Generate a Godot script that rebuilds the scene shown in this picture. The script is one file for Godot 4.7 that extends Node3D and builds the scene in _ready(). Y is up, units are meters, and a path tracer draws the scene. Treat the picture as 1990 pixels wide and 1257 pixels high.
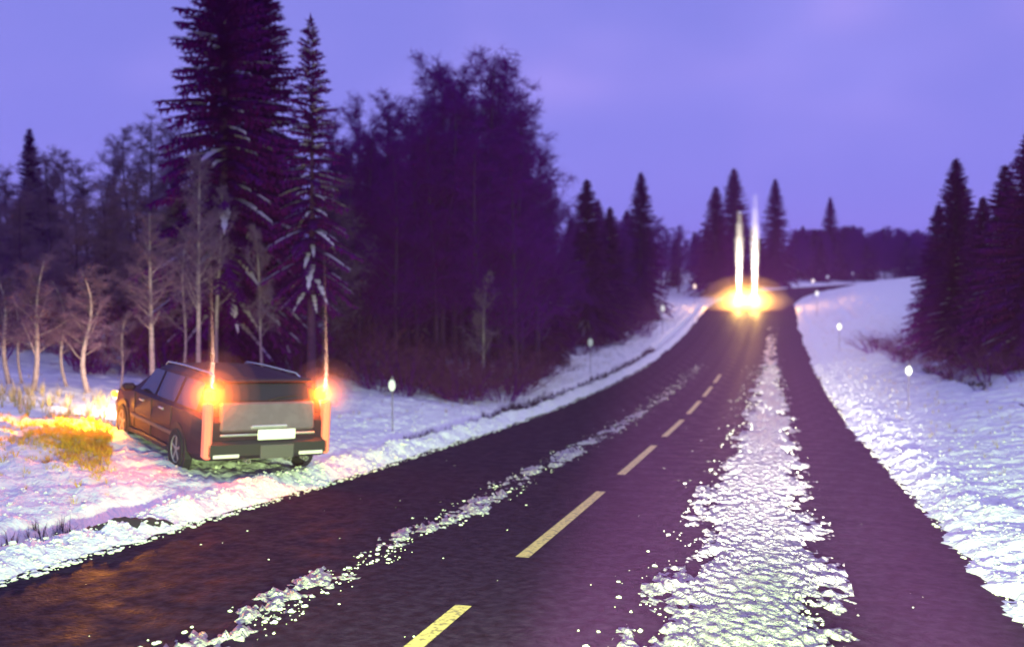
extends Node3D
# A snowy country road at blue dusk: a car parked with its hazards on beside a yard entry, an oncoming car at the far end.
# The road runs towards -z; x is across the road (0 = centre line), s = -z is the distance along it.

const F := Vector3.FORWARD
var rng := RandomNumberGenerator.new()
var prof := PackedFloat32Array()
var n_big := FastNoiseLite.new()
var n_mid := FastNoiseLite.new()
var n_fine := FastNoiseLite.new()
var n_grain := FastNoiseLite.new()
var M := {}
var used := {}


# ---------------------------------------------------------------- mesh collector
class Shape:
	var p := PackedVector3Array()
	var n := PackedVector3Array()
	var i := PackedInt32Array()

	func tri(a: Vector3, b: Vector3, c: Vector3, out := Vector3.ZERO) -> void:
		var nn := (c - a).cross(b - a)
		if out != Vector3.ZERO and nn.dot(out) < 0.0:
			var t := b
			b = c
			c = t
			nn = -nn
		nn = nn.normalized()
		var k := p.size()
		p.append(a); p.append(b); p.append(c)
		n.append(nn); n.append(nn); n.append(nn)
		i.append(k); i.append(k + 1); i.append(k + 2)

	func quad(a: Vector3, b: Vector3, c: Vector3, d: Vector3, out := Vector3.ZERO) -> void:
		tri(a, b, c, out)
		tri(a, c, d, out)

	# a box with chamfered edges
	func box(at: Vector3, size: Vector3, ch := 0.01, turn := Basis.IDENTITY) -> void:
		var h := size * 0.5
		ch = minf(ch, minf(h.x, minf(h.y, h.z)) * 0.9)
		var q := h - Vector3(ch, ch, ch)
		for ax in 3:
			for sg in [-1.0, 1.0]:
				var u := (ax + 1) % 3
				var w := (ax + 2) % 3
				var cs := []
				for st in [[-1, -1], [1, -1], [1, 1], [-1, 1]]:
					var v := Vector3.ZERO
					v[ax] = sg * h[ax]
					v[u] = st[0] * q[u]
					v[w] = st[1] * q[w]
					cs.append(at + turn * v)
				var o := Vector3.ZERO
				o[ax] = sg
				quad(cs[0], cs[1], cs[2], cs[3], turn * o)
		for ax in 3:
			var u := (ax + 1) % 3
			var w := (ax + 2) % 3
			for su in [-1.0, 1.0]:
				for sw in [-1.0, 1.0]:
					var a := Vector3.ZERO
					a[ax] = -q[ax]; a[u] = su * h[u]; a[w] = sw * q[w]
					var b := a
					b[ax] = q[ax]
					var c := b
					c[u] = su * q[u]; c[w] = sw * h[w]
					var d := c
					d[ax] = -q[ax]
					var o := Vector3.ZERO
					o[u] = su; o[w] = sw
					quad(at + turn * a, at + turn * b, at + turn * c, at + turn * d, turn * o)
		for sx in [-1.0, 1.0]:
			for sy in [-1.0, 1.0]:
				for sz in [-1.0, 1.0]:
					var o := Vector3(sx, sy, sz)
					tri(at + turn * (Vector3(h.x, q.y, q.z) * o), at + turn * (Vector3(q.x, h.y, q.z) * o), at + turn * (Vector3(q.x, q.y, h.z) * o), turn * o)

	# a smooth tapered tube through points
	func tube(pts: PackedVector3Array, radii: PackedFloat32Array, sides := 6, cap := false) -> void:
		var k0 := p.size()
		var m := pts.size()
		for j in m:
			var t := (pts[mini(j + 1, m - 1)] - pts[maxi(j - 1, 0)]).normalized()
			var u := t.cross(Vector3.RIGHT if absf(t.x) < 0.8 else Vector3.UP).normalized()
			var w := t.cross(u)
			for e in sides:
				var a := TAU * e / sides
				var d := u * cos(a) + w * sin(a)
				p.append(pts[j] + d * radii[j])
				n.append(d)
		for j in m - 1:
			for e in sides:
				var a := k0 + j * sides + e
				var b := k0 + j * sides + (e + 1) % sides
				var c := a + sides
				var d := b + sides
				i.append_array(PackedInt32Array([a, c, b, b, c, d]))
		if cap:
			for j in [0, m - 1]:
				var t := (pts[m - 1] - pts[m - 2]) if j else (pts[0] - pts[1])
				for e in range(1, sides - 1):
					tri(p[k0 + j * sides], p[k0 + j * sides + e], p[k0 + j * sides + e + 1], t)

	# surface of revolution round an axis through `at`; prof = [along, radius] pairs
	func lathe(at: Vector3, axis: Vector3, prof: Array, sides := 20) -> void:
		var u := axis.cross(Vector3.UP if absf(axis.y) < 0.8 else Vector3.RIGHT).normalized()
		var w := axis.cross(u).normalized()
		for j in prof.size() - 1:
			for e in sides:
				var a0 := TAU * e / sides
				var a1 := TAU * (e + 1) / sides
				var d0 := u * cos(a0) + w * sin(a0)
				var d1 := u * cos(a1) + w * sin(a1)
				var r0: float = prof[j][1]
				var r1: float = prof[j + 1][1]
				var z0: Vector3 = at + axis * prof[j][0]
				var z1: Vector3 = at + axis * prof[j + 1][0]
				var o: Vector3 = (d0 + d1) * (prof[j + 1][0] - prof[j][0]) - axis * (r1 - r0) * 2.0
				if r0 < 1e-5:
					tri(z0, z1 + d0 * r1, z1 + d1 * r1, o)
				elif r1 < 1e-5:
					tri(z0 + d0 * r0, z1, z0 + d1 * r0, o)
				else:
					quad(z0 + d0 * r0, z1 + d0 * r1, z1 + d1 * r1, z0 + d1 * r0, o)

	# loft closed rings (each the same number of points) into a skin with flat end caps
	func loft(rings: Array, caps := true) -> void:
		var mid := Vector3.ZERO
		var cnt := 0
		for r in rings:
			for q in r:
				mid += q
				cnt += 1
		mid /= cnt
		for j in rings.size() - 1:
			var c0 := Vector3.ZERO
			for q in rings[j]:
				c0 += q / rings[j].size()
			for e in rings[j].size():
				var f: int = (e + 1) % rings[j].size()
				var a: Vector3 = rings[j][e]
				var b: Vector3 = rings[j][f]
				var c: Vector3 = rings[j + 1][f]
				var d: Vector3 = rings[j + 1][e]
				quad(a, b, c, d, (a + b + c + d) * 0.25 - c0.lerp(mid, 0.15))
		if caps:
			for j in [0, rings.size() - 1]:
				var c := Vector3.ZERO
				for q in rings[j]:
					c += q / rings[j].size()
				for e in rings[j].size():
					tri(c, rings[j][e], rings[j][(e + 1) % rings[j].size()], c - mid)

	# a lumpy ball
	func lump(at: Vector3, size: Vector3, r: RandomNumberGenerator, rough := 0.18, rows := 5, cols := 8) -> void:
		var pts := []
		for a in rows + 1:
			var row := []
			var th := PI * a / rows
			for b in cols:
				var ph := TAU * b / cols
				var k := 1.0 + r.randf_range(-rough, rough)
				if (a == 0 or a == rows) and b > 0:
					row.append(row[0])
				else:
					row.append(at + Vector3(sin(th) * cos(ph), cos(th), sin(th) * sin(ph)) * size * 0.5 * k)
			pts.append(row)
		for a in rows:
			for b in cols:
				var c := (b + 1) % cols
				var o: Vector3 = (pts[a][b] + pts[a + 1][c]) * 0.5 - at
				if a > 0:
					tri(pts[a][b], pts[a + 1][b], pts[a][c], o)
				if a < rows - 1:
					tri(pts[a][c], pts[a + 1][b], pts[a + 1][c], o)

	func mesh() -> ArrayMesh:
		var a := []
		a.resize(Mesh.ARRAY_MAX)
		a[Mesh.ARRAY_VERTEX] = p
		a[Mesh.ARRAY_NORMAL] = n
		a[Mesh.ARRAY_INDEX] = i
		var m := ArrayMesh.new()
		m.add_surface_from_arrays(Mesh.PRIMITIVE_TRIANGLES, a)
		return m


# ---------------------------------------------------------------- scene helpers
func numbered(called: String) -> String:
	var k: int = used.get(called, 0)
	used[called] = k + 1
	return called if k == 0 else "%s_%03d" % [called, k]

func tag(o: Node, label := "", category := "", group := "", kind := "") -> void:
	if label: o.set_meta("label", label)
	if category: o.set_meta("category", category)
	if group: o.set_meta("group", group)
	if kind: o.set_meta("kind", kind)

func thing(called: String, at := Vector3.ZERO, turn := 0.0) -> Node3D:
	var o := Node3D.new()
	o.name = numbered(called)
	add_child(o)
	o.position = at
	o.rotation.y = turn
	return o

func put(called: String, s, m: Material, parent: Node = null) -> MeshInstance3D:
	var o := MeshInstance3D.new()
	o.mesh = s.mesh() if s is Shape else s
	o.material_override = m
	if parent == null:
		o.name = numbered(called)
		add_child(o)
	else:
		var k := 0
		var nm := called
		while parent.has_node(nm):
			k += 1
			nm = "%s_%03d" % [called, k]
		o.name = nm
		parent.add_child(o, true)
	return o

func lin(r: float, g: float, b: float) -> Color:
	return Color(r, g, b).linear_to_srgb()

func mat(called: String, c: Color, rough := 0.8, metal := 0.0) -> StandardMaterial3D:
	var m := StandardMaterial3D.new()
	m.resource_name = called
	m.albedo_color = c
	m.roughness = rough
	m.metallic = metal
	M[called] = m
	return m

func glow(called: String, c: Color, e: float) -> StandardMaterial3D:
	var m := mat(called, c, 0.3)
	m.emission_enabled = true
	m.emission = c
	m.emission_energy_multiplier = e
	return m

func noise_tex(freq: float, sd: int, ramp: Array, octaves := 4, size := 512, kind := FastNoiseLite.TYPE_SIMPLEX_SMOOTH) -> NoiseTexture2D:
	var nz := FastNoiseLite.new()
	nz.noise_type = kind
	nz.frequency = freq
	nz.seed = sd
	nz.fractal_octaves = octaves
	var t := NoiseTexture2D.new()
	t.width = size
	t.height = size
	t.seamless = true
	t.noise = nz
	if ramp:
		var g := Gradient.new()
		g.offsets = PackedFloat32Array(ramp.map(func(r): return r[0]))
		g.colors = PackedColorArray(ramp.map(func(r): return r[1]))
		t.color_ramp = g
	return t

func tri_map(m: StandardMaterial3D, metres: float, world := true) -> void:
	m.uv1_triplanar = true
	m.uv1_world_triplanar = world
	m.uv1_scale = Vector3.ONE / metres


# ---------------------------------------------------------------- the lie of the land
func make_profile() -> void:
	var key := [[-60, 3.0], [0, 0.35], [7, 0.03], [9.5, -0.15], [14.3, -0.38], [25.6, -0.88], [36, -1.08], [48, -1.1], [60, -0.8], [70, -0.3], [80, 0.35], [92, 1.2], [110, 2.2], [130, 3.1], [160, 4.2], [200, 5.5], [300, 8.0], [700, 13.0]]
	var raw := PackedFloat32Array()
	for k in 761:
		var s := k - 60.0
		var j := 0
		while j < key.size() - 2 and key[j + 1][0] < s:
			j += 1
		var t: float = (s - key[j][0]) / (key[j + 1][0] - key[j][0])
		raw.append(lerpf(key[j][1], key[j + 1][1], t))
	for pass_no in 2:
		var sm := raw.duplicate()
		for k in range(3, 758):
			var a := 0.0
			for q in range(-3, 4):
				a += raw[k + q]
			sm[k] = a / 7.0
		raw = sm
	prof = raw

func road_y(s: float) -> float:
	var k := clampf(s + 60.0, 0.0, 759.0)
	return lerpf(prof[int(k)], prof[int(k) + 1], k - int(k))

func bend(s: float) -> float:
	return 0.0037 * maxf(0.0, s - 92.0) ** 2 if s < 190.0 else 0.0037 * 98.0 ** 2 + 0.725 * (s - 190.0)

func crown_of_road(l: float) -> float:
	return 0.02 * (1.0 - absf(l) / 4.0)

# height of the snow at distance s along the road, l across from its centre
func land(s: float, l: float) -> float:
	var x := bend(s) + l
	var al := absf(l)
	var y := road_y(s)
	var big := n_big.get_noise_2d(x, s)
	var mid := n_mid.get_noise_2d(x, s)
	var fine := n_fine.get_noise_2d(x, s)
	var edge := smoothstep(3.55, 4.35, al - (0.14 if l < 0.0 else 0.0) + mid * 0.10 + big * 0.15 + fine * 0.07)
	var h := -0.09 + 0.17 * edge
	h += 0.09 * exp(-((al - 4.45 - 0.15 * big) / 0.28) ** 2) * (0.8 + 0.7 * mid)
	var rough := edge * (0.04 * mid + 0.05 * fine)
	if l < 0.0:
		var a := maxf(0.0, -l - 4.9)
		var yard := smoothstep(8.6, 10.2, s) * (1.0 - smoothstep(15.5, 19.0, s))   # the yard entry where the car stands
		var ditch := exp(-((-l - 4.95 - 0.12 * big) / 0.20) ** 2) * (0.42 + 0.1 * mid)
		var far := 0.095 * a + 0.02 * maxf(0.0, a - 9.0)
		h += minf(far, 2.2) * (1.0 - 0.35 * smoothstep(24.0, 40.0, s) * (1.0 - smoothstep(9.0, 14.0, a)))
		h -= ditch * (1.0 - yard) * edge
		h += yard * smoothstep(4.2, 5.4, -l) * 0.12
	else:
		var a := maxf(0.0, l - 4.3)
		h += minf(0.23 * a, 1.2) + 0.055 * maxf(0.0, a - 5.2)
		h -= exp(-((l - 7.6 - 0.5 * big) / 0.35) ** 2) * 0.22 * smoothstep(0.0, 0.4, big + 0.35)
	rough += smoothstep(4.6, 7.0, al) * (0.10 * big + 0.05 * mid) + smoothstep(14.0, 40.0, al) * 0.5 * big
	return y + h + rough

func ground_at(x: float, z: float) -> float:
	return land(-z, x - bend(-z))

# where the line of sight of column px (in the photograph's frame) meets depth d, measured when the place was surveyed
func spot(px: float, d: float) -> Vector3:
	var X := (px - 995.0) * d / 1850.0
	var x := 0.964 * X - 0.2656 * d + 2.1
	var s := 0.2656 * X + 0.964 * d
	return Vector3(x, ground_at(x, -s), -s)

func lines(spans: Array) -> PackedFloat32Array:
	var out := PackedFloat32Array()
	for sp in spans:
		var a: float = sp[0]
		var st: float = sp[2]
		while a < sp[1] - 1e-4:
			out.append(a)
			st *= sp[3]
			a += st
	out.append(spans[-1][1])
	return out

func sheet(ss: PackedFloat32Array, ls: PackedFloat32Array, height: Callable) -> ArrayMesh:
	var w := ls.size()
	var p := PackedVector3Array()
	var n := PackedVector3Array()
	var idx := PackedInt32Array()
	p.resize(ss.size() * w)
	n.resize(ss.size() * w)
	for a in ss.size():
		var s := ss[a]
		var b := bend(s)
		for c in w:
			p[a * w + c] = Vector3(b + ls[c], height.call(s, ls[c]), -s)
	for a in ss.size():
		for c in w:
			var u := p[a * w + mini(c + 1, w - 1)] - p[a * w + maxi(c - 1, 0)]
			var v := p[mini(a + 1, ss.size() - 1) * w + c] - p[maxi(a - 1, 0) * w + c]
			n[a * w + c] = u.cross(v).normalized()
	for a in ss.size() - 1:
		for c in w - 1:
			var q := a * w + c
			idx.append_array(PackedInt32Array([q, q + w, q + 1, q + 1, q + w, q + w + 1]))
	var arr := []
	arr.resize(Mesh.ARRAY_MAX)
	arr[Mesh.ARRAY_VERTEX] = p
	arr[Mesh.ARRAY_NORMAL] = n
	arr[Mesh.ARRAY_INDEX] = idx
	var m := ArrayMesh.new()
	m.add_surface_from_arrays(Mesh.PRIMITIVE_TRIANGLES, arr)
	return m


# ---------------------------------------------------------------- trees
# a spruce of unit-ish proportions: height h, skirt radius r, crown from fraction `low` upwards
func make_spruce(h: float, r: float, low: float, sd: int, dense := 1.0, snowy := 0.5) -> Node3D:
	rng.seed = sd
	var root := Node3D.new()
	var tr := Shape.new()
	var pts := PackedVector3Array()
	var rad := PackedFloat32Array()
	for k in 9:
		var t := k / 8.0
		pts.append(Vector3(sin(t * 3.0 + sd) * 0.06, -0.3 + t * (h + 0.3), cos(t * 2.3 + sd) * 0.06))
		rad.append(lerpf(0.018 * h, 0.012, t ** 0.8))
	tr.tube(pts, rad, 8)
	var cr := Shape.new()
	var sn := Shape.new()
	var y := h * low
	while y < h - 0.08:
		var t := (y / h - low) / (1.0 - low)
		var reach := r * (1.0 - t) ** 0.85 * (0.55 + 0.45 * smoothstep(0.0, 0.12, t)) + 0.06
		var count := int(rng.randf_range(5.0, 8.0) * dense)
		for b in count:
			if rng.randf() < 0.10:
				continue
			var az := TAU * (b + rng.randf_range(-0.4, 0.4)) / count
			var L := reach * rng.randf_range(0.62, 1.18)
			var dir := Vector3(cos(az), 0, sin(az))
			var side := Vector3(-sin(az), 0, cos(az))
			var rise := lerpf(-0.18, 0.55, t) + rng.randf_range(-0.1, 0.1)
			var droop := lerpf(0.55, 0.1, t)
			var y0 := y + rng.randf_range(-0.12, 0.12)
			var steps := clampi(int(L / 0.16), 3, 11)
			var last := Vector3(0, y0, 0)
			var snow := rng.randf() < snowy
			for k in range(1, steps + 1):
				var f := float(k) / steps
				var q := Vector3(0, y0 + L * (rise * f - droop * f * f * 0.9 + 0.22 * droop * f ** 4), 0) + dir * L * f
				var wide := (0.10 + 0.26 * L * (1.0 - f) * minf(1.0, f * 3.0)) * rng.randf_range(0.7, 1.3)
				var hang := (0.07 + 0.10 * L * (1.0 - 0.5 * f)) * rng.randf_range(0.5, 1.4)
				# a pair of side sprays that sweep forward and sag, and a tassel that hangs below
				for e in [-1.0, 1.0]:
					var tip: Vector3 = q + side * e * wide + dir * 0.10 - Vector3(0, hang * 0.55, 0)
					cr.tri(last, q, tip)
					cr.tri(last.lerp(q, 0.5), q + dir * 0.05, tip + dir * 0.07 + Vector3(0, 0.05, 0))
				cr.tri(last, q, last.lerp(q, rng.randf()) - Vector3(0, hang, 0) + side * rng.randf_range(-0.06, 0.06))
				if snow and f > 0.35 and rng.randf() < 0.8:
					var up := Vector3(0, 0.035, 0)
					var ws := wide * 0.42
					sn.quad(last + up - side * ws, last + up + side * ws, q + up + side * ws * 0.8, q + up - side * ws * 0.8, Vector3.UP)
					sn.tri(q + up - side * ws * 0.8, q + up + side * ws * 0.8, q + dir * 0.1 - Vector3(0, 0.06, 0), dir)
				last = q
		y += rng.randf_range(0.12, 0.22) * (0.6 + 0.5 * (1.0 - t)) * h / 11.0 + 0.04
	# the leader
	for k in 6:
		var a := TAU * k / 6.0
		cr.tri(Vector3(0, h - 0.15, 0), Vector3(0, h + 0.18, 0), Vector3(cos(a) * 0.11, h - 0.22, sin(a) * 0.11))
	put("trunk", tr, M.spruce_bark, root)
	put("crown", cr, M.needles, root)
	if snowy > 0.0:
		put("snow_load", sn, M.branch_snow, root).set_meta("kind", "stuff")
	return root

func twig(S: Shape, at: Vector3, dir: Vector3, L: float, r: float, sides: int, segs: int, bendy: float, up: float) -> PackedVector3Array:
	var pts := PackedVector3Array([at])
	var rad := PackedFloat32Array([r])
	var d := dir.normalized()
	for k in segs:
		d = (d + Vector3(rng.randf_range(-1, 1), rng.randf_range(-1, 1), rng.randf_range(-1, 1)) * bendy + Vector3(0, up, 0)).normalized()
		pts.append(pts[-1] + d * L / segs)
		rad.append(lerpf(r, r * 0.18, (k + 1.0) / segs))
	S.tube(pts, rad, sides)
	return pts

# a bare broadleaf: trunk with limbs, and a crown of fine twigs
func make_bare_tree(h: float, sd: int, spread: float, limbs: int, low: float, trunk_r: float, lean := 0.0, pale := false) -> Node3D:
	rng.seed = sd
	var root := Node3D.new()
	var tr := Shape.new()
	var cr := Shape.new()
	var pts := PackedVector3Array()
	var rad := PackedFloat32Array()
	var wob := Vector2(rng.randf_range(-1, 1), rng.randf_range(-1, 1))
	for k in 12:
		var t := k / 11.0
		pts.append(Vector3(lean * t * t * h + wob.x * (0.30 if pale else 0.16) * sin(t * 6.0), -0.25 + t * (h + 0.25) * 0.97, wob.y * 0.16 * sin(t * 4.0 + 1.0)))
		rad.append(trunk_r * (1.25 - 0.25 * minf(1.0, t * 12.0)) * (1.0 - t) ** 0.8 + 0.008)
	tr.tube(pts, rad, 8)
	for b in limbs:
		var t := lerpf(low, 0.96, pow((b + rng.randf()) / limbs, 0.9))
		var k := t * 11.0
		var at := pts[int(k)].lerp(pts[mini(int(k) + 1, 11)], k - int(k))
		var az := rng.randf() * TAU
		var el := rng.randf_range(0.35, 1.0)
		var L := spread * h * (1.05 - t * 0.8) * rng.randf_range(0.55, 1.15)
		var limb := twig(tr, at, Vector3(cos(az) * cos(el), sin(el), sin(az) * cos(el)), L, trunk_r * 0.32 * (1.1 - t), 5, 5, 0.16, 0.08)
		for c in 10:
			var f := rng.randf_range(0.2, 1.0)
			var u := f * 5.0
			var a2 := limb[mini(int(u), 5)].lerp(limb[mini(int(u) + 1, 5)], u - int(u))
			var d2 := Vector3(rng.randf_range(-1, 1), rng.randf_range(-0.2, 1.1), rng.randf_range(-1, 1))
			var sub := twig(cr, a2, d2, L * rng.randf_range(0.28, 0.55), 0.011, 3, 3, 0.22, 0.02)
			for e in 12:
				var g := rng.randf_range(0.15, 1.0) * 3.0
				var a3 := sub[mini(int(g), 3)].lerp(sub[mini(int(g) + 1, 3)], g - int(g))
				var d3 := Vector3(rng.randf_range(-1, 1), rng.randf_range(-0.7, 0.8), rng.randf_range(-1, 1))
				twig(cr, a3, d3, L * rng.randf_range(0.12, 0.28) + 0.08, 0.0065, 3, 2, 0.3, -0.05)
	put("trunk", tr, M.pale_bark if pale else M.birch_bark, root)
	put("crown", cr, M.frosted_twigs if pale else M.twigs, root)
	return root

func make_bush(h: float, sd: int, stems: int) -> Node3D:
	rng.seed = sd
	var root := Node3D.new()
	var st := Shape.new()
	var cr := Shape.new()
	for b in stems:
		var az := rng.randf() * TAU
		var el := rng.randf_range(0.7, 1.4)
		var L := h * rng.randf_range(0.6, 1.1)
		var limb := twig(st, Vector3(cos(az), -0.3, sin(az)) * 0.25, Vector3(cos(az) * cos(el), sin(el), sin(az) * cos(el)), L, 0.014, 4, 5, 0.2, 0.0)
		for c in 7:
			var u := rng.randf_range(0.2, 1.0) * 5.0
			var a2 := limb[mini(int(u), 5)].lerp(limb[mini(int(u) + 1, 5)], u - int(u))
			var sub := twig(cr, a2, Vector3(rng.randf_range(-1, 1), rng.randf_range(-0.1, 1.0), rng.randf_range(-1, 1)), L * rng.randf_range(0.2, 0.45), 0.007, 3, 3, 0.25, 0.0)
			for e in 4:
				twig(cr, sub[rng.randi_range(0, 3)], Vector3(rng.randf_range(-1, 1), rng.randf_range(-0.4, 1.0), rng.randf_range(-1, 1)), L * rng.randf_range(0.1, 0.2), 0.005, 3, 1, 0.2, 0.0)
	put("stem", st, M.twigs, root)
	put("crown", cr, M.bush_twigs, root)
	return root

func plant(proto: Node3D, called: String, at: Vector3, tall: float, wide: float, turn: float, label: String, category: String, group := "") -> Node3D:
	var o: Node3D = proto.duplicate()
	o.name = numbered(called)
	add_child(o)
	o.position = at
	o.rotation.y = turn
	o.scale = Vector3(wide, tall, wide)
	tag(o, label, category, group)
	return o


# ---------------------------------------------------------------- cars
func ring(z: float, hw: float, floor_y: float, belt: float, deck: float) -> Array:
	var half := [[0.90, floor_y], [0.985, floor_y + 0.10], [1.0, lerpf(floor_y, belt, 0.55)], [0.975, belt - 0.02], [0.90, belt + (deck - belt) * 0.6], [0.55, deck]]
	var out := []
	for q in half:
		out.append(Vector3(hw * q[0], q[1], z))
	for k in range(half.size() - 1, -1, -1):
		out.append(Vector3(-hw * half[k][0], half[k][1], z))
	return out

func cabin_ring(z: float, hb: float, yb: float, ht: float, yt: float) -> Array:
	var out := [Vector3(hb, yb, z), Vector3(lerpf(hb, ht, 0.85), lerpf(yb, yt, 0.86), z), Vector3(ht * 0.93, yt - 0.015, z), Vector3(ht * 0.5, yt + 0.012, z)]
	for k in range(3, -1, -1):
		out.append(Vector3(-out[k].x, out[k].y, z))
	return out

# the four wheels, with dark arches; hw = half width of the body
func wheels(t: Node3D, hw: float, zs: Array, r: float) -> void:
	for z in zs:
		for sx in [-1.0, 1.0]:
			var ax := Vector3(sx, 0, 0)
			var arch := Shape.new()
			arch.lathe(Vector3(sx * (hw - 0.10), r + 0.01, z), ax, [[0.0, r + 0.075], [0.103, r + 0.075], [0.103, 0.0]], 24)
			put("wheel_arch", arch, M.black_plastic, t)
			var ty := Shape.new()
			ty.lathe(Vector3(sx * (hw - 0.12), r, z), ax, [[0.0, r * 0.7], [0.0, r * 0.95], [0.02, r], [0.12, r], [0.14, r * 0.94], [0.14, r * 0.66]], 24)
			var w := put("wheel", ty, M.rubber, t)
			var rim := Shape.new()
			rim.lathe(Vector3(sx * (hw - 0.12), r, z), ax, [[0.128, r * 0.68], [0.136, r * 0.62], [0.10, r * 0.55], [0.095, r * 0.2], [0.125, r * 0.14], [0.125, 0.0]], 24)
			put("rim", rim, M.alloy, w)
			for k in 5:
				var a := TAU * k / 5.0
				var sp := Shape.new()
				sp.box(Vector3(sx * (hw - 0.003), r + cos(a) * r * 0.38, z + sin(a) * r * 0.38), Vector3(0.02, r * 0.48, 0.045), 0.006, Basis(Vector3.RIGHT, a))
				put("spoke", sp, M.alloy, w)

func lamp_light(called: String, t: Node3D, at: Vector3, c: Color, e: float, size := 0.05) -> OmniLight3D:
	var l := OmniLight3D.new()
	l.name = called
	t.add_child(l, true)
	l.position = at
	l.light_color = c
	l.light_energy = e
	l.light_size = size
	l.omni_range = 60.0
	l.omni_attenuation = 2.0
	l.shadow_enabled = true
	return l

func beam(called: String, t: Node3D, at: Vector3, to: Vector3, c: Color, e: float, angle: float, size := 0.08, soft := 1.0) -> SpotLight3D:
	var l := SpotLight3D.new()
	l.name = called
	t.add_child(l, true)
	l.position = at
	l.transform.basis = Basis.looking_at(to, Vector3.UP if absf(to.normalized().y) < 0.95 else Vector3.RIGHT)
	l.light_color = c
	l.light_energy = e
	l.spot_angle = angle
	l.spot_angle_attenuation = soft
	l.light_size = size
	l.spot_range = 200.0
	l.spot_attenuation = 2.0
	l.shadow_enabled = true
	return l

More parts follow.
